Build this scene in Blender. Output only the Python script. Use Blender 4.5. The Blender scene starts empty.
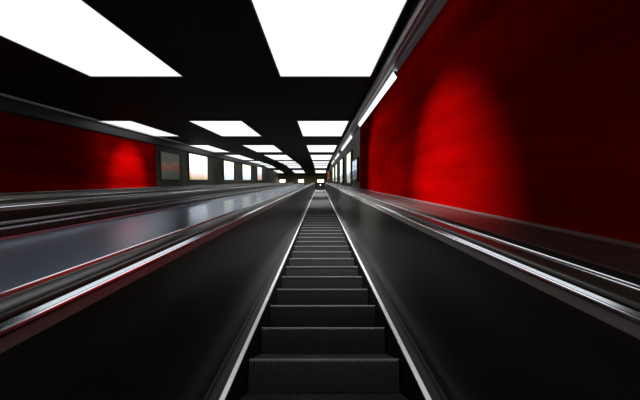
import bpy, bmesh, math, random
from mathutils import Vector
random.seed(4)
S = bpy.context.scene
COL = S.collection
A = math.radians(25.3)          # slope of the escalator shaft
CA, SA = math.cos(A), math.sin(A)
EYE = 1.19                      # eye above the nosing line, square to the slope

def P(x, d, h):
    """shaft coordinates (across, along the slope, square to the slope) -> world"""
    return Vector((x, d * CA - h * SA, d * SA + h * CA))

# ------------------------------------------------------------------ materials
def new_mat(name):
    m = bpy.data.materials.new(name)
    m.use_nodes = True
    nt = m.node_tree
    return m, nt, nt.nodes['Principled BSDF']

def shaft_coords(nt, scale):
    tc = nt.nodes.new('ShaderNodeNewGeometry')
    r = nt.nodes.new('ShaderNodeMapping'); r.inputs['Rotation'].default_value = (-A, 0, 0)
    s = nt.nodes.new('ShaderNodeMapping'); s.inputs['Scale'].default_value = scale
    nt.links.new(tc.outputs['Position'], r.inputs['Vector'])
    nt.links.new(r.outputs['Vector'], s.inputs['Vector'])
    return s.outputs['Vector']

def surf(name, col, rough=0.5, metal=0.0, spec=0.5, streak=None, vary=0.0, rvary=0.0, bump=0.0, detail=4.0, coat=0.0):
    m, nt, b = new_mat(name)
    b.inputs['Base Color'].default_value = (*col, 1)
    b.inputs['Roughness'].default_value = rough
    b.inputs['Metallic'].default_value = metal
    b.inputs['Specular IOR Level'].default_value = spec
    b.inputs['Coat Weight'].default_value = coat
    if streak:
        v = shaft_coords(nt, streak)
        n = nt.nodes.new('ShaderNodeTexNoise')
        n.inputs['Scale'].default_value = 1.0
        n.inputs['Detail'].default_value = detail
        nt.links.new(v, n.inputs['Vector'])
        if vary:
            mr = nt.nodes.new('ShaderNodeMapRange')
            mr.inputs['From Min'].default_value = 0.3; mr.inputs['From Max'].default_value = 0.7
            mr.inputs['To Min'].default_value = 1 - vary; mr.inputs['To Max'].default_value = 1 + vary
            nt.links.new(n.outputs['Fac'], mr.inputs['Value'])
            mx = nt.nodes.new('ShaderNodeVectorMath'); mx.operation = 'SCALE'
            mx.inputs[0].default_value = col
            nt.links.new(mr.outputs['Result'], mx.inputs['Scale'])
            nt.links.new(mx.outputs['Vector'], b.inputs['Base Color'])
        if rvary:
            mr = nt.nodes.new('ShaderNodeMapRange')
            mr.inputs['From Min'].default_value = 0.3; mr.inputs['From Max'].default_value = 0.7
            mr.inputs['To Min'].default_value = max(0.02, rough - rvary); mr.inputs['To Max'].default_value = rough + rvary
            nt.links.new(n.outputs['Fac'], mr.inputs['Value'])
            nt.links.new(mr.outputs['Result'], b.inputs['Roughness'])
        if bump:
            bp = nt.nodes.new('ShaderNodeBump')
            bp.inputs['Strength'].default_value = bump
            bp.inputs['Distance'].default_value = 0.004
            nt.links.new(n.outputs['Fac'], bp.inputs['Height'])
            nt.links.new(bp.outputs['Normal'], b.inputs['Normal'])
    return m

def glow(name, col, strength):
    m, nt, b = new_mat(name)
    b.inputs['Base Color'].default_value = (0.6, 0.6, 0.6, 1)
    b.inputs['Emission Color'].default_value = (*col, 1)
    b.inputs['Emission Strength'].default_value = strength
    return m

def poster(name, stops, strength, seed):
    """backlit advertising picture: soft coloured fields, different for each"""
    m, nt, b = new_mat(name)
    tc = nt.nodes.new('ShaderNodeTexCoord')
    mp = nt.nodes.new('ShaderNodeMapping')
    mp.inputs['Location'].default_value = (seed * 3.1, seed * 1.7, 0)
    nt.links.new(tc.outputs['Generated'], mp.inputs['Vector'])
    n = nt.nodes.new('ShaderNodeTexNoise'); n.inputs['Scale'].default_value = 1.6; n.inputs['Detail'].default_value = 2
    nt.links.new(mp.outputs['Vector'], n.inputs['Vector'])
    sp = nt.nodes.new('ShaderNodeSeparateXYZ'); nt.links.new(tc.outputs['Generated'], sp.inputs['Vector'])
    # height in the picture, corrected for the slope of the box, plus a little wandering
    mm = nt.nodes.new('ShaderNodeMath'); mm.operation = 'MULTIPLY_ADD'; mm.inputs[1].default_value = 0.5
    nt.links.new(n.outputs['Fac'], mm.inputs[0])
    uv = nt.nodes.new('ShaderNodeAttribute'); uv.attribute_name = 'pic'
    su = nt.nodes.new('ShaderNodeSeparateXYZ'); nt.links.new(uv.outputs['Vector'], su.inputs['Vector'])
    nt.links.new(su.outputs['Y'], mm.inputs[2])
    cr = nt.nodes.new('ShaderNodeValToRGB')
    el = cr.color_ramp.elements
    while len(el) > 1: el.remove(el[-1])
    el[0].position = stops[0][0]; el[0].color = (*stops[0][1], 1)
    for p, c in stops[1:]:
        e = el.new(p); e.color = (*c, 1)
    nt.links.new(mm.outputs['Value'], cr.inputs['Fac'])
    nt.links.new(cr.outputs['Color'], b.inputs['Base Color'])
    nt.links.new(cr.outputs['Color'], b.inputs['Emission Color'])
    b.inputs['Emission Strength'].default_value = strength
    b.inputs['Roughness'].default_value = 0.25
    return m

PANEL = 1.04
SPREAD = 60.0
BEAM = 11.0     # watts per square metre of the louvred ceiling lamps
M = dict(
    red=surf('red_lacquer', (0.19, 0.0004, 0.0003), 0.6, spec=0.0, streak=(1, 0.25, 1.8), vary=0.5, detail=5),
    ceiling=surf('dark_ceiling', (0.005, 0.003, 0.003), 0.8, spec=0.08, streak=(0.6, 0.5, 1), vary=0.3),
    olive=surf('olive_wall', (0.05, 0.05, 0.038), 0.6, spec=0.2, streak=(1, 0.35, 0.5), vary=0.5),
    darkwall=surf('dark_plaster', (0.03, 0.03, 0.027), 0.7, spec=0.2, streak=(2, 2, 2), vary=0.3),
    endwall=surf('olive_end_wall', (0.22, 0.19, 0.08), 0.6, streak=(0.5, 0.5, 0.5), vary=0.4),
    floor=surf('dark_floor', (0.02, 0.02, 0.02), 0.6),
    panel=surf('bronze_panel', (0.032, 0.030, 0.025), 0.30, metal=0.4, streak=(6, 0.3, 14), vary=0.08, rvary=0.02, detail=1),
    brown=surf('brown_band', (0.2, 0.185, 0.18), 0.42, metal=0.65, streak=(20, 0.3, 20), vary=0.2),
    chrome=surf('chrome', (0.86, 0.9, 0.95), 0.16, metal=1.0),
    satin=surf('satin_aluminium', (0.97, 0.98, 0.98), 0.34, metal=0.55),
    guide=surf('rail_steel', (0.62, 0.66, 0.7), 0.14, metal=1.0),
    steel=surf('brushed_steel', (0.42, 0.50, 0.66), 0.21, metal=0.97, streak=(7, 0.12, 7), vary=0.15, detail=1),
    deckdark=surf('dark_steel', (0.07, 0.068, 0.06), 0.3, metal=0.8, streak=(30, 0.3, 30), vary=0.2, rvary=0.08),
    deckbrown=surf('brown_deck', (0.06, 0.045, 0.042), 0.34, metal=0.4, streak=(26, 0.25, 26), vary=0.35, rvary=0.1),
    pinkedge=surf('rose_metal', (0.42, 0.27, 0.26), 0.3, metal=0.8),
    rubber=surf('black_rubber', (0.03, 0.029, 0.023), 0.3, spec=0.5),
    skirt=surf('black_skirt', (0.012, 0.012, 0.012), 0.55, spec=0.15),
    ledge=surf('grey_ledge', (0.05, 0.05, 0.047), 0.45, metal=0.5),
    stepm=surf('step_aluminium', (0.065, 0.065, 0.068), 0.5, metal=0.2, spec=0.35),
    tread=surf('tread_aluminium', (0.05, 0.05, 0.052), 0.75, spec=0.05),
    nosing=surf('lit_nosing', (0.5, 0.5, 0.51), 0.38, metal=0.8),
    yellow=surf('yellow_comb', (0.55, 0.42, 0.06), 0.5),
    cornice=surf('grey_cornice', (0.3, 0.29, 0.29), 0.4, metal=0.6, streak=(20, 0.3, 20), vary=0.3),
    cornicedark=surf('dark_cornice', (0.035, 0.033, 0.033), 0.5, metal=0.3),
    frame=surf('black_frame', (0.015, 0.015, 0.017), 0.45),
    orange=surf('orange_sign', (0.6, 0.2, 0.03), 0.5),
    lamp=glow('ceiling_diffuser', (0.95, 0.98, 1.0), PANEL),
    strip=glow('strip_diffuser', (0.97, 0.99, 1.0), 1.1),
    warm=glow('warm_lamp', (1.0, 0.93, 0.72), 5.0),
)

# ------------------------------------------------------------------ object helpers
def link(name, me, mat=None, parent=None, loc=None):
    o = bpy.data.objects.new(name, me)
    COL.objects.link(o)
    if mat is not None: me.materials.append(mat)
    if parent is not None: o.parent = parent
    if loc is not None: o.location = loc
    return o

def tag(o, label=None, cat=None, group=None, kind=None):
    if label: o['label'] = label
    if cat: o['category'] = cat
    if group: o['group'] = group
    if kind: o['kind'] = kind
    return o

def empty(name, loc):
    o = bpy.data.objects.new(name, None)
    o.empty_display_size = 0.2
    o.location = loc
    COL.objects.link(o)
    return o

def mesh_from(name, verts, faces, mat, parent=None, origin=None, smooth=False, bevel=0.0, loc=None):
    """verts are world positions; origin is where the object's own origin lies (default: parent's)"""
    if origin is None:
        origin = world_loc(parent) if parent is not None else sum((Vector(v) for v in verts), Vector()) / len(verts)
    me = bpy.data.meshes.new(name)
    me.from_pydata([tuple(Vector(v) - origin) for v in verts], [], faces)
    bm = bmesh.new(); bm.from_mesh(me)
    bmesh.ops.recalc_face_normals(bm, faces=bm.faces)
    if bevel:
        bmesh.ops.bevel(bm, geom=list(bm.edges), offset=bevel, segments=2, affect='EDGES', profile=0.5)
    bm.to_mesh(me); bm.free()
    if smooth:
        for p in me.polygons: p.use_smooth = True
        me.set_sharp_from_angle(angle=math.radians(35))
    o = link(name, me, mat, parent)
    o.location = (origin - world_loc(parent)) if parent is not None else origin
    return o

def world_loc(o):
    v = Vector(o.location)
    while o.parent is not None:
        o = o.parent; v += Vector(o.location)
    return v

def box_shaft(x0, x1, d0, d1, h0, h1):
    vs = [P(x, d, h) for x in (x0, x1) for d in (d0, d1) for h in (h0, h1)]
    fs = [(0, 1, 3, 2), (4, 6, 7, 5), (0, 4, 5, 1), (2, 3, 7, 6), (0, 2, 6, 4), (1, 5, 7, 3)]
    return vs, fs

def box_world(x0, x1, y0, y1, z0, z1):
    vs = [Vector((x, y, z)) for x in (x0, x1) for y in (y0, y1) for z in (z0, z1)]
    fs = [(0, 1, 3, 2), (4, 6, 7, 5), (0, 4, 5, 1), (2, 3, 7, 6), (0, 2, 6, 4), (1, 5, 7, 3)]
    return vs, fs

def merge(*boxes):
    V, F = [], []
    for vs, fs in boxes:
        k = len(V)
        V += list(vs); F += [tuple(i + k for i in f) for f in fs]
    return V, F

# ------------------------------------------------------------------ path of an escalator (nosing line)
TOP = 40.0
D0 = -3.2
RC = 2.7
def path(extra=1.9, loop=None, step=1.3):
    """list of (point in yz, angle): slope, then a bend to level, then a flat run"""
    pts = []
    n = int((TOP - D0) / step)
    for i in range(n + 1):
        d = D0 + (TOP - D0) * i / n
        p = P(0, d, -EYE); pts.append((p.y, p.z, A))
    py, pz = pts[-1][0], pts[-1][1]
    cy, cz = py + RC * SA, pz - RC * CA
    for i in range(1, 9):
        a = A * (1 - i / 8)
        pts.append((cy - RC * math.sin(a), cz + RC * math.cos(a), a))
    y, z, _ = pts[-1]
    pts.append((y + extra, z, 0.0))
    if loop:
        hh, r = loop      # turn round a newel: hh = height of the rail above the path
        for i in range(1, 13):
            a = -math.pi * i / 12
            # the swept rail lies hh above the path; steer the path so that the rail turns with radius r
            ry = y + extra - r * math.sin(a); rz = z + hh - r + r * math.cos(a)
            pts.append((ry + hh * math.sin(a), rz - hh * math.cos(a), a))
    return pts
BASE_PATH = path()
LEVEL = BASE_PATH[-1][1]
LAND_Y = BASE_PATH[-1][0]

def sweep(name, prof, pts, mat, parent, xc=0.0, smooth=True, label=None):
    """prof: closed list of (x, hh) with hh measured from the eye line"""
    V, F = [], []
    n = len(prof)
    for (y, z, a) in pts:
        for (x, h) in prof:
            hh = h + EYE
            V.append(Vector((xc + x, y - hh * math.sin(a), z + hh * math.cos(a))))
    for i in range(len(pts) - 1):
        for j in range(n):
            k = (j + 1) % n
            F.append((i * n + j, i * n + k, (i + 1) * n + k, (i + 1) * n + j))
    F.append(tuple(range(n - 1, -1, -1)))
    F.append(tuple(range((len(pts) - 1) * n, len(pts) * n)))
    o = mesh_from(name, V, F, mat, parent, smooth=smooth)
    if label: o['label'] = label
    return o

def disc(cx, ch, r, n=12):
    return [(cx + r * math.cos(2 * math.pi * i / n), ch + r * math.sin(2 * math.pi * i / n)) for i in range(n)]

# ------------------------------------------------------------------ steps
RISE, RUN = 0.462 * SA, 0.462 * CA
RIBS = 54
HALF = 0.498
def ribbed(path2, depth, normal_fn):
    """ribs across x following a 2-d line of (y, z); depth of the groove along normal_fn(i)"""
    V, F = [], []
    xs = []
    pitch = 2 * HALF / RIBS
    for r in range(RIBS):
        x = -HALF + r * pitch
        xs += [(x, 0), (x + pitch * 0.52, 0), (x + pitch * 0.60, 1), (x + pitch * 0.92, 1)]
    xs.append((HALF, 0))
    n = len(xs)
    for i, (y, z) in enumerate(path2):
        ny, nz = normal_fn(i)
        for (x, g) in xs:
            V.append(Vector((x, y - g * depth * ny, z - g * depth * nz)))
    for i in range(len(path2) - 1):
        for j in range(n - 1):
            F.append((i * n + j, i * n + j + 1, (i + 1) * n + j + 1, (i + 1) * n + j))
    return V, F

def data(name, V, F, mat):
    me = bpy.data.meshes.new(name)
    me.from_pydata([tuple(v) for v in V], [], F)
    bm = bmesh.new(); bm.from_mesh(me); bmesh.ops.recalc_face_normals(bm, faces=bm.faces); bm.to_mesh(me); bm.free()
    me.materials.append(mat)
    return me

# riser: curves back under the nosing
rp = []
for i in range(7):
    t = i / 6
    rp.append((0.004 + 0.045 * t ** 1.6, -0.012 - (RISE - 0.008) * t))
V, F = ribbed(rp, 0.012, lambda i: (-1.0, 0.0))
# solid carcass behind the riser
cv, cf = box_world(-HALF, HALF, 0.07, RUN + 0.02, -0.20, -0.03)
V, F = merge((V, F), (cv, cf))
ME_STEP = data('step', V, F, M['stepm'])
V, F = ribbed([(0.012, 0.0), (0.20, 0.0), (RUN + 0.03, 0.0)], 0.009, lambda i: (0.0, 1.0))
cv, cf = box_world(-HALF, HALF, 0.02, RUN + 0.03, -0.028, -0.011)
V, F = merge((V, F), (cv, cf))
ME_TREAD = data('tread', V, F, M['tread'])
# nosing: rounded rib ends, caught light painted as paler metal, over a thin rail
bx = []
pitch = 2 * HALF / RIBS
for r in range(RIBS):
    x = -HALF + (r + 0.06) * pitch
    bx.append(box_world(x, x + pitch * 0.44, -0.006, 0.014, -0.013, -0.004))
bx.append(box_world(-HALF, HALF, -0.002, 0.03, -0.003, 0.0015))
V, F = merge(*bx)
ME_NOSE = data('nosing', V, F, M['nosing'])

def path_at(s):
    """nosing point at distance s along the path, s measured as D on the slope"""
    if s <= TOP:
        p = P(0, s, -EYE); return p.y, p.z
    s -= TOP
    p = P(0, TOP, -EYE)
    arc = RC * A
    cy, cz = p.y + RC * SA, p.z - RC * CA
    if s < arc:
        a = A - s / RC
        return cy - RC * math.sin(a), cz + RC * math.cos(a)
    return cy + (s - arc), cz + RC

PITCH = math.hypot(RISE, RUN)
PHASE = 2.065
step_spots = [PHASE + PITCH * k for k in range(-3, 86)]
step_spots = [s for s in step_spots if s < TOP + RC * A + 1.4]

# ------------------------------------------------------------------ escalators
def side(root, xc, sg):
    f = lambda pr: [(sg * x, h) for x, h in pr]
    bp = BASE_PATH
    sk = sweep('skirt', f([(0.506, -1.62), (0.506, -1.115), (0.517, -1.108), (0.53, -1.112), (0.53, -1.62)]), bp, M['skirt'], root, xc)
    sweep('skirt_trim', f([(0.508, -1.108), (0.509, -1.104), (0.533, -1.098), (0.536, -1.101), (0.534, -1.111), (0.510, -1.112)]), bp, M['satin'], sk, xc, label='bright polished strip along the step edge')
    sweep('ledge', f([(0.537, -1.112), (0.537, -1.102), (0.572, -1.082), (0.578, -1.086), (0.583, -1.086), (0.586, -1.076), (0.592, -1.072), (0.600, -1.072), (0.600, -1.112)]), bp, M['ledge'], sk, xc, smooth=False)
    sweep('inner_panel', f([(0.602, -1.11), (0.602, -1.07), (0.606, -0.86), (0.612, -0.60), (0.620, -0.40), (0.627, -0.326), (0.65, -0.326), (0.65, -1.11)]), bp, M['panel'], root, xc)
    sweep('capping', f([(0.628, -0.325), (0.636, -0.300), (0.648, -0.300), (0.648, -0.325)]), bp, M['brown'], root, xc, smooth=False, label='brown metal band below the rail')
    dp = sweep('deck_plate', f([(0.637, -0.299), (0.640, -0.291), (0.690, -0.291), (0.690, -0.284), (0.750, -0.284), (0.750, -0.291), (0.842, -0.292), (0.846, -0.300), (0.846, -0.42), (0.655, -0.42), (0.655, -0.299)]), bp, M['deckdark'], root, xc, smooth=False)
    sweep('deck_trim', f(disc(0.6375, -0.2905, 0.0062, 10)), bp, M['chrome'], dp, xc, label='bright polished bead along the inner edge')
    sweep('deck_trim', f(disc(0.838, -0.289, 0.0055, 10)), bp, M['chrome'], dp, xc, label='bright polished bead along the outer edge')
    sweep('deck_trim', f(disc(0.822, -0.290, 0.0035, 8)), bp, M['chrome'], dp, xc, label='thin bright line beside the outer bead')
    sweep('rail_guide', f([(0.644, -0.2905), (0.645, -0.2895), (0.656, -0.282), (0.659, -0.282), (0.660, -0.2905)]), bp, M['guide'], dp, xc, smooth=False, label='slanted polished rail guide')
    rail = []
    for i in range(13):
        a = math.pi * i / 12
        rail.append((0.717 + 0.046 * math.cos(a) * (1 if abs(math.cos(a)) < 0.95 else 1.0), -0.2815 + 0.0165 * math.sin(a) ** 0.8))
    rail += [(0.675, -0.288), (0.690, -0.290), (0.748, -0.290), (0.758, -0.288)]
    sweep('handrail', f(rail), path(1.9, (EYE - 0.28, 0.28)), M['rubber'], root, xc, label='black rubber handrail')

def escalator(xc, label, full):
    root = empty('escalator', P(xc, D0, -EYE - 0.5))
    tag(root, label, 'escalator', 'escalators')
    base = world_loc(root)
    if full:
        first = None
        for s in step_spots:
            y, z = path_at(s)
            if first is None:
                st = link('step', ME_STEP, None, root); tr = link('tread', ME_TREAD, None, st); ns = link('nosing', ME_NOSE, None, st)
                ns['label'] = 'ribbed front edge with caught light painted pale'
                first = (st, tr, ns)
            else:
                st = first[0].copy(); COL.objects.link(st); st.parent = root
                for q in first[1:]:
                    c = q.copy(); COL.objects.link(c); c.parent = st
            st.location = Vector((xc, y, z)) - base
    else:
        bxs = []
        for s in step_spots:
            y, z = path_at(s)
            bxs.append(box_world(xc - HALF, xc + HALF, y, y + RUN + 0.03, z - RISE, z))
        V, F = merge(*bxs)
        o = mesh_from('step_band', V, F, M['stepm'], root); o['kind'] = 'stuff'
    for sg in (-1, 1): side(root, xc, sg)
    ly = LAND_Y - 0.4
    lp = mesh_from('landing_plate', *box_world(xc - 0.50, xc + 0.50, ly, ly + 1.9, LEVEL + 0.004, LEVEL + 0.03), M['skirt'], root)
    tb = [box_world(xc - 0.5, xc + 0.5, ly - 0.02, ly - 0.001, LEVEL + 0.002, LEVEL + 0.09)]
    for i in range(27):
        x = xc - 0.49 + i * 0.037
        tb.append(box_world(x, x + 0.014, ly - 0.10, ly - 0.02, LEVEL + 0.002, LEVEL + 0.02))
    cb = mesh_from('comb', *merge(*tb), M['yellow'], lp); cb['label'] = 'yellow comb where the steps run in'
    return root

escalator(0.0, 'escalator in the middle foreground with dark ribbed steps climbing straight ahead', True)
escalator(-2.8, 'neighbouring escalator beyond the wide shiny steel deck, only its rails showing', False)
escalator(-5.6, 'farthest escalator, nearest the left red wall', False)

# ------------------------------------------------------------------ decks between and beside
def deck(name, x0, x1, h, mat, label, lips, lipmat, d1=TOP, tilt=0.0):
    root = empty(name, P((x0 + x1) / 2, D0, h - 0.1))
    tag(root, label, 'deck')
    vs, fs = box_shaft(x0, x1, D0, d1, h - 0.06, h)
    vs = [P(x, d, hh - tilt * (x - x0)) for x in (x0, x1) for d in (D0, d1) for hh in (h - 0.06, h)]
    top = mesh_from('top_sheet', vs, fs, mat, root)
    for x, w in lips:
        o = mesh_from('edge_strip', *box_shaft(x, x + w, D0, d1, h, h + 0.006), lipmat, root)
        o['label'] = 'thin bright edge strip'
    return root
DECK_TILT = 0.02
deck('steel_deck', -1.925, -0.90, -0.345, M['steel'], 'wide shiny blue grey steel deck left of the middle escalator', [(-1.925, 0.008)], M['chrome'], tilt=DECK_TILT)
deck('steel_deck', -4.72, -3.68, -0.352, M['deckbrown'], 'dark deck between the two escalators on the left', [(-4.72, 0.01), (-4.3, 0.05)], M['chrome'])
deck('steel_deck', -9.2, -6.48, -0.365, M['deckdark'], 'long dark deck at the foot of the left wall', [(-9.15, 0.04), (-7.2, 0.06)], M['chrome'])
deck('brown_deck', 1.03, 1.574, -0.322, M['deckbrown'], 'dark brown deck at the foot of the right wall', [(1.03, 0.008), (1.50, 0.006), (1.56, 0.013)], M['pinkedge'])
gut = mesh_from('gutter', *box_shaft(0.85, 1.029, D0, TOP, -0.40, -0.35), M['deckbrown'], bpy.data.objects['brown_deck'])
gut['label'] = 'sunken dark gutter beside the rail'

# ------------------------------------------------------------------ the setting
XR, XL, HC = 1.60, -9.33, 2.5
CD = 51.6           # where the ceiling begins to flatten
DB = -4.2
def struct(name, V, F, mat):
    o = mesh_from(name, V, F, mat); o['kind'] = 'structure'; return o
def prism_x(x0, x1, poly):
    """poly of world (y, z)"""
    n = len(poly)
    V = [Vector((x0, y, z)) for y, z in poly] + [Vector((x1, y, z)) for y, z in poly]
    F = [tuple(range(n)), tuple(range(2 * n - 1, n - 1, -1))] + [(i, (i + 1) % n, n + (i + 1) % n, n + i) for i in range(n)]
    return V, F
cb = P(0, CD, HC)
ce = P(0, 73.0, 1.53)
CEIL_Z = ce.z
END_Y = ce.y
c0 = P(0, DB, HC)
struct('ceiling', *prism_x(XL - 0.3, XR + 0.3, [(c0.y, c0.z), (cb.y, cb.z), (END_Y, CEIL_Z), (END_Y, CEIL_Z + 0.35), (cb.y - 0.1, cb.z + 0.33), (c0.y - 0.15, c0.z + 0.27)]), M['ceiling'])
f0 = P(0, DB, -EYE - 0.75); f1 = P(0, TOP, -EYE - 0.75)
struct('floor', *prism_x(XL - 0.3, XR + 0.3, [(f0.y, f0.z), (f1.y + 1.2, f1.z + 0.3), (f1.y + 1.2, f1.z), (f0.y, f0.z - 0.3)]), M['floor'])
# upper landing floor
struct('floor_upper', *box_world(XL - 0.3, XR + 0.3, LAND_Y + 1.55, END_Y, LEVEL - 0.3, LEVEL), M['floor'])
wr = [(f0.y, f0.z), (c0.y, c0.z), (cb.y, cb.z), (END_Y, CEIL_Z), (END_Y, LEVEL - 0.3), (f1.y + 1, LEVEL - 0.3)]
struct('wall_right', *prism_x(XR + 0.02, XR + 0.3, wr), M['olive'])
struct('wall_left', *prism_x(XL - 0.3, XL, wr), M['olive'])
struct('wall_end', *box_world(XL - 0.3, XR + 0.3, END_Y, END_Y + 0.2, LEVEL - 0.3, CEIL_Z + 0.3), M['endwall'])
b0 = f0; 
struct('wall_back', *box_shaft(XL - 0.3, XR + 0.3, DB - 0.25, DB, -2.2, HC + 0.3), M['darkwall'])

# cornices
def sweep_straight(name, prof, d0, d1, mat, smooth=False):
    n = len(prof)
    V = [P(x, d0, h) for x, h in prof] + [P(x, d1, h) for x, h in prof]
    F = [tuple(range(n)), tuple(range(2 * n - 1, n - 1, -1))] + [(i, (i + 1) % n, n + (i + 1) % n, n + i) for i in range(n)]
    o = mesh_from(name, V, F, mat, smooth=smooth); o['kind'] = 'structure'; return o
sweep_straight('trim_1', [(1.33, 2.499), (1.33, 2.42), (1.36, 2.36), (1.42, 2.36), (1.425, 2.34), (1.50, 2.34), (1.505, 2.31), (1.59, 2.27), (1.598, 2.27), (1.598, 2.499)], DB, CD - 6, M['cornice'])
sweep_straight('trim_2', [(XL + 0.001, 2.0), (XL + 0.09, 2.05), (XL + 0.09, 2.36), (XL + 0.14, 2.40), (XL + 0.14, 2.499), (XL + 0.001, 2.499)], DB, CD - 3, M['cornicedark'])
sweep_straight('trim_3', [(XL + 0.145, 2.43), (XL + 0.19, 2.43), (XL + 0.19, 2.498), (XL + 0.145, 2.498)], DB, CD - 3, M['satin'])

# red wall cladding
o = mesh_from('wall_cladding', *box_shaft(XR - 0.022, XR + 0.018, DB + 0.05, 13.0, -0.318, 2.262), M['red'], bevel=0.004)
tag(o, 'glossy red wall cladding on the right wall', 'wall panel', 'red wall cladding')
o = mesh_from('wall_cladding', *box_shaft(XL + 0.002, XL + 0.04, DB + 0.05, 18.2, -0.362, 1.99), M['red'], bevel=0.004)
tag(o, 'glossy red wall cladding on the left wall', 'wall panel', 'red wall cladding')

# ------------------------------------------------------------------ ceiling lights
COLS = [(-0.96, 1.16, 'above the middle escalator'), (-5.46, -3.28, 'over the left escalators'), (-9.14, -7.85, 'against the left wall')]
ROWS = [(-3.9, -0.9), (3.4, 7.75), (13.4, 18.0), (22.5, 28.0), (31.0, 38.6), (41.0, 45.4), (46.4, 51.2)]
names = ['nearest', 'second', 'third', 'fourth', 'fifth', 'sixth', 'seventh', 'last']
def rim(x0, x1, a0, a1, t, mk):
    return merge(mk(x0 - t, x0, a0 - t, a1 + t), mk(x1, x1 + t, a0 - t, a1 + t), mk(x0, x1, a0 - t, a0), mk(x0, x1, a1, a1 + t))
for ci, (x0, x1, where) in enumerate(COLS):
    for ri in range(-1, 8):
        if ri == -1 and ci == 2: continue
        if ri < 6:
            d0, d1 = ROWS[ri + 1]
            root = empty('ceiling_light', P((x0 + x1) / 2, (d0 + d1) / 2, HC))
            mk = lambda a, b, c, d: box_shaft(a, b, c, d, HC - 0.05, HC - 0.002)
            dif = box_shaft(x0 + 0.002, x1 - 0.002, d0 + 0.002, d1 - 0.002, HC - 0.035, HC - 0.003)
        else:
            d0, d1 = [(52.1, 57.0), (62.0, 70.0)][ri - 6]
            hs = lambda d: HC - (d - CD) * (HC - 1.53) / (73.0 - CD)
            root = empty('ceiling_light', P((x0 + x1) / 2, (d0 + d1) / 2, hs((d0 + d1) / 2)))
            def slab(a, b, c, d, lo, hi):
                vs, fs = box_shaft(a, b, c, d, 0, 1)
                vs = [P(x, dd, hs(dd) + (lo, hi)[k]) for x in (a, b) for dd in (c, d) for k in (0, 1)]
                return vs, fs
            mk = lambda a, b, c, d: slab(a, b, c, d, -0.05, -0.002)
            dif = slab(x0 + 0.002, x1 - 0.002, d0 + 0.002, d1 - 0.002, -0.035, -0.003)
        tag(root, f'white glowing ceiling panel {where}, {(names[ri] + " of its column") if ri >= 0 else "set back out of view overhead"}', 'ceiling light', 'glowing ceiling panels')
        mesh_from('frame', *rim(x0, x1, d0, d1, 0.03, mk), M['frame'], root)
        mesh_from('diffuser', *dif, M['lamp'], root)['label'] = 'glowing white diffuser'
        if ri < 6:      # the louvred tubes: most of their light goes straight down
            L = bpy.data.lights.new('tube_lamp', 'AREA')
            L.shape = 'RECTANGLE'; L.size = x1 - x0 - 0.05; L.size_y = d1 - d0 - 0.05
            L.spread = math.radians(SPREAD if ri >= 0 else 115); L.color = (0.96, 0.98, 1.0)
            L.energy = BEAM * (x1 - x0) * (d1 - d0) * (1.0 if ri >= 0 else 0.7)
            lo = bpy.data.objects.new('tube_lamp', L); COL.objects.link(lo); lo.parent = root
            lo.rotation_euler = (A, 0, 0)
            lo.location = P(0, 0, -0.045)

# unseen spots added at two left-hand ceiling lights to brighten the red walls
def add_fill_spot(root, pos, target, watts, deg):
    L = bpy.data.lights.new('fill_spot', 'SPOT')
    L.energy = watts; L.spot_size = math.radians(deg); L.spot_blend = 1.0; L.shadow_soft_size = 0.06
    lo = bpy.data.objects.new('fill_spot', L); COL.objects.link(lo); lo.parent = root
    lo.location = pos - world_loc(root)
    lo.rotation_euler = (target - pos).to_track_quat('-Z', 'Y').to_euler()
cl = [o for o in bpy.data.objects if o.get('category') == 'ceiling light' and 'left escalators' in o['label']]
near = [o for o in cl if 'nearest' in o['label']][0]
second = [o for o in cl if 'second' in o['label']][0]
add_fill_spot(near, P(-3.4, 5.6, 2.44), P(XR, 4.2, -0.10), 4600, 32)
add_fill_spot(second, P(-3.4, 13.6, 2.44), P(XR, 8.4, 0.0), 4000, 36)
add_fill_spot(near, P(-5.2, 5.6, 2.44), P(XL, 7.0, 0.3), 2000, 44)
add_fill_spot(second, P(-5.2, 15.7, 2.44), P(XL, 15.6, 0.3), 2500, 44)

# strip lights along the right cornice
for i, (d0, d1) in enumerate([(6.8, 13.0), (16.0, 23.6), (26.6, 33.4), (35.5, 43.0)]):
    root = empty('strip_light', P(XR - 0.03, (d0 + d1) / 2, 2.19))
    tag(root, f'slim glowing strip light under the right cornice, {names[i]} of the row', 'strip light', 'strip lights along the right wall')
    pr = [(XR - 0.001 - 0.022, 2.262), (XR - 0.10, 2.262), (XR - 0.10, 2.25), (XR - 0.0235, 2.14)]
    n = 4
    V = [P(x, d0, h) for x, h in pr] + [P(x, d1, h) for x, h in pr]
    F = [(0, 1, 2, 3), (7, 6, 5, 4)] + [(j, (j + 1) % 4, 4 + (j + 1) % 4, 4 + j) for j in range(4)]
    mesh_from('diffuser', V, F, M['strip'], root)['label'] = 'glowing white diffuser'
    for e0, e1 in ((d0 - 0.02, d0 - 0.001), (d1 + 0.001, d1 + 0.02)):
        mesh_from('end_cap', [P(x, e0, h) for x, h in pr] + [P(x, e1, h) for x, h in pr], F, M['cornicedark'], root)

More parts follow.
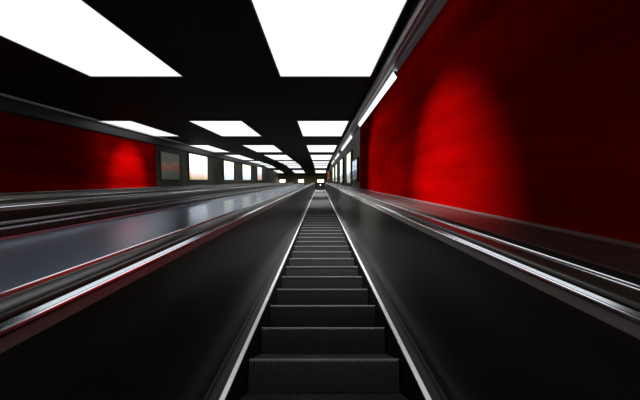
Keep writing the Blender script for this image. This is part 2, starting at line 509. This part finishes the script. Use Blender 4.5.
# ------------------------------------------------------------------ lit posters
def lightbox(x, sg, d0, d1, h0, h1, mat, label, group):
    """sg: +1 faces towards +x"""
    root = empty('poster_box', P(x, (d0 + d1) / 2, h0))
    tag(root, label, 'poster', group)
    t = 0.07
    def fx(a, b): return (min(x + sg * a, x + sg * b), max(x + sg * a, x + sg * b))
    mesh_from('frame', *merge(box_shaft(*fx(0.001, 0.10), d0, d0 + t, h0, h1), box_shaft(*fx(0.001, 0.10), d1 - t, d1, h0, h1),
              box_shaft(*fx(0.001, 0.10), d0 + t, d1 - t, h0, h0 + t), box_shaft(*fx(0.001, 0.10), d0 + t, d1 - t, h1 - t, h1)), M['olive'], root)
    pic = mesh_from('picture', *box_shaft(*fx(0.002, 0.07), d0 + t, d1 - t, h0 + t, h1 - t), mat, root)
    at = pic.data.attributes.new('pic', 'FLOAT_VECTOR', 'POINT')
    o = world_loc(pic)
    for i, v in enumerate(pic.data.vertices):
        w = v.co + o
        d = w.y * CA + w.z * SA; h = -w.y * SA + w.z * CA
        at.data[i].vector = ((d - d0) / (d1 - d0), (h - h0) / (h1 - h0), 0)
W = (0.9, 0.97, 1.0)
st_white = [(0.3, (0.25, 0.2, 0.06)), (0.5, (0.55, 0.42, 0.42)), (0.72, (0.7, 0.62, 0.66)), (0.82, (0.75, 0.9, 0.92)), (1.2, W)]
st_yell = [(0.3, (0.35, 0.4, 0.42)), (0.6, (0.55, 0.75, 0.95)), (0.8, (0.75, 0.85, 0.8)), (0.95, (0.95, 0.95, 0.65)), (1.2, (0.9, 0.88, 0.6))]
st_red = [(0.3, (0.03, 0.035, 0.03)), (0.55, (0.05, 0.05, 0.035)), (0.68, (0.16, 0.03, 0.012)), (0.85, (0.13, 0.07, 0.03)), (0.95, (0.05, 0.05, 0.04))]
GL, GR = 'lit posters on the left wall', 'lit posters on the right wall'
lightbox(XL, 1, 18.6, 21.2, 0.0, 1.75, poster('poster_dim', st_red, 0.55, 1), 'dim poster with a red and orange blur beside the left red cladding', GL)  # unlit poster; its faint glow is added to lift the tone
lightbox(XL, 1, 22.6, 26.4, 0.0, 1.98, poster('poster_a', st_white, 1.6, 2), 'largest white and pink lit poster on the left wall', GL)
lightbox(XL, 1, 30.8, 34.4, 0.0, 1.98, poster('poster_b', st_yell, 1.7, 3), 'pale yellow and blue lit poster, second white one along the left wall', GL)
lightbox(XL, 1, 38.2, 42.8, 0.0, 2.0, poster('poster_c', st_yell, 1.6, 5), 'pale lit poster, third white one along the left wall', GL)
lightbox(XL, 1, 47.2, 51.0, 0.0, 2.1, poster('poster_d', st_white, 0.9, 6), 'small looking farthest lit poster on the left wall', GL)
st_blue = [(0.3, (0.03, 0.04, 0.05)), (0.7, (0.10, 0.12, 0.15)), (0.78, (0.6, 0.8, 1.0)), (0.84, (0.35, 0.45, 0.55)), (1.2, (0.55, 0.65, 0.75))]
st_rw = [(0.3, (0.10, 0.11, 0.10)), (0.55, (0.35, 0.38, 0.35)), (0.62, (0.7, 0.85, 1.0)), (0.75, (0.85, 0.9, 0.7)), (1.2, (0.9, 0.9, 0.68))]
xr = XR + 0.019
lightbox(xr, -1, 13.5, 15.7, -0.02, 0.98, poster('poster_e', st_blue, 0.8, 7), 'low bluish lit poster next to the right red cladding', GR)
lightbox(xr, -1, 16.3, 19.0, -0.2, 1.55, poster('poster_f', st_rw, 1.4, 8), 'tall pale lit poster, nearest of the tall ones on the right wall', GR)
lightbox(xr, -1, 22.2, 25.2, -0.2, 1.6, poster('poster_g', st_rw, 1.4, 9), 'tall pale lit poster, second of the tall ones on the right wall', GR)
lightbox(xr, -1, 29.4, 32.4, -0.2, 1.6, poster('poster_h', st_rw, 1.4, 10), 'tall pale lit poster, third of the tall ones on the right wall', GR)
lightbox(xr, -1, 35.8, 39.6, -0.2, 1.6, poster('poster_i', st_rw, 1.4, 11), 'tall pale lit poster, farthest one on the right wall', GR)

# ------------------------------------------------------------------ upper hall
def img_end(px, py, y=END_Y):
    """point on the upper end wall along a sight line given as slopes (across, up) in shaft terms"""
    # ray (px, 1, py) in shaft coordinates
    dy = CA - py * SA; dz = SA + py * CA
    t = y / dy
    return px * t, t * dz
lamp_labels = ['white lamp over the dark doorway at the top of the middle escalator',
               'white lamp on the end wall at the top of the second escalator',
               'white lamp on the end wall at the top of the leftmost escalator']
for (a, b), lab in zip([(-2.5, 3.5), (-21.5, -16.5), (-40, -35)], lamp_labels):
    x0, z1 = img_end(a / 320, 0.5 / 320); x1, z0 = img_end(b / 320, -2.0 / 320)
    root = empty('wall_lamp', Vector(((x0 + x1) / 2, END_Y, z0)))
    tag(root, lab, 'lamp', 'lamps on the end wall')
    mesh_from('housing', *box_world(x0 - 0.04, x1 + 0.04, END_Y - 0.12, END_Y - 0.001, z0 - 0.04, z1 + 0.04), M['frame'], root)
    mesh_from('diffuser', *box_world(x0, x1, END_Y - 0.16, END_Y - 0.121, z0, z1), M['warm'], root)['label'] = 'glowing white diffuser'
x0, _ = img_end(-5.5 / 320, 0); x1, zt = img_end(5.5 / 320, -3.0 / 320)
dr = mesh_from('door_1', *box_world(x0, x1, END_Y - 0.05, END_Y - 0.001, LEVEL + 0.001, zt), M['frame']); dr['kind'] = 'structure'
mesh_from('door_frame', *merge(box_world(x0 - 0.12, x0, END_Y - 0.10, END_Y - 0.002, LEVEL + 0.001, zt + 0.1), box_world(x1, x1 + 0.12, END_Y - 0.10, END_Y - 0.002, LEVEL + 0.001, zt + 0.1), box_world(x0, x1, END_Y - 0.10, END_Y - 0.002, zt, zt + 0.1)), M['darkwall'], dr)
sx, sz = img_end(0.3 / 320, -4.5 / 320)
mesh_from('spy_window', *box_world(sx - 0.08, sx + 0.08, END_Y - 0.07, END_Y - 0.051, sz - 0.13, sz + 0.13), M['warm'], dr)['label'] = 'small lit window in the dark door'
# pillar with an orange sign
py_ = P(0, 46, 0).y
pl = mesh_from('pillar', *box_world(1.02, 1.56, py_, py_ + 0.6, LEVEL + 0.001, P(0, 46, HC).z - 0.75), M['frame'], bevel=0.02)
tag(pl, 'black square pillar at the top of the escalator beside the right wall', 'pillar')
z_ = P(0, 45.5, 1.7).z
sg = mesh_from('wall_sign', *box_world(1.06, 1.3, py_ - 0.03, py_ - 0.002, z_ - 1.1, z_), M['orange'])
tag(sg, 'narrow orange sign on the black pillar', 'sign')

# ------------------------------------------------------------------ world, camera, view
w = bpy.data.worlds.new('World'); S.world = w
w.use_nodes = True
w.node_tree.nodes['Background'].inputs['Color'].default_value = (0, 0, 0, 1)
cam = bpy.data.cameras.new('Camera')
cam.sensor_width = 36; cam.lens = 18.0
cam.clip_start = 0.05; cam.clip_end = 300
co = bpy.data.objects.new('Camera', cam); COL.objects.link(co)
co.location = P(-0.027, 0, 0)
pitch = A - math.atan(19.5 / 320)
co.rotation_euler = (math.pi / 2 + pitch, 0, 0)
S.camera = co
S.view_settings.view_transform = 'Standard'
S.view_settings.look = 'None'
S.view_settings.gamma = 1.0
S.view_settings.use_curve_mapping = False
S.view_settings.exposure = 0.0
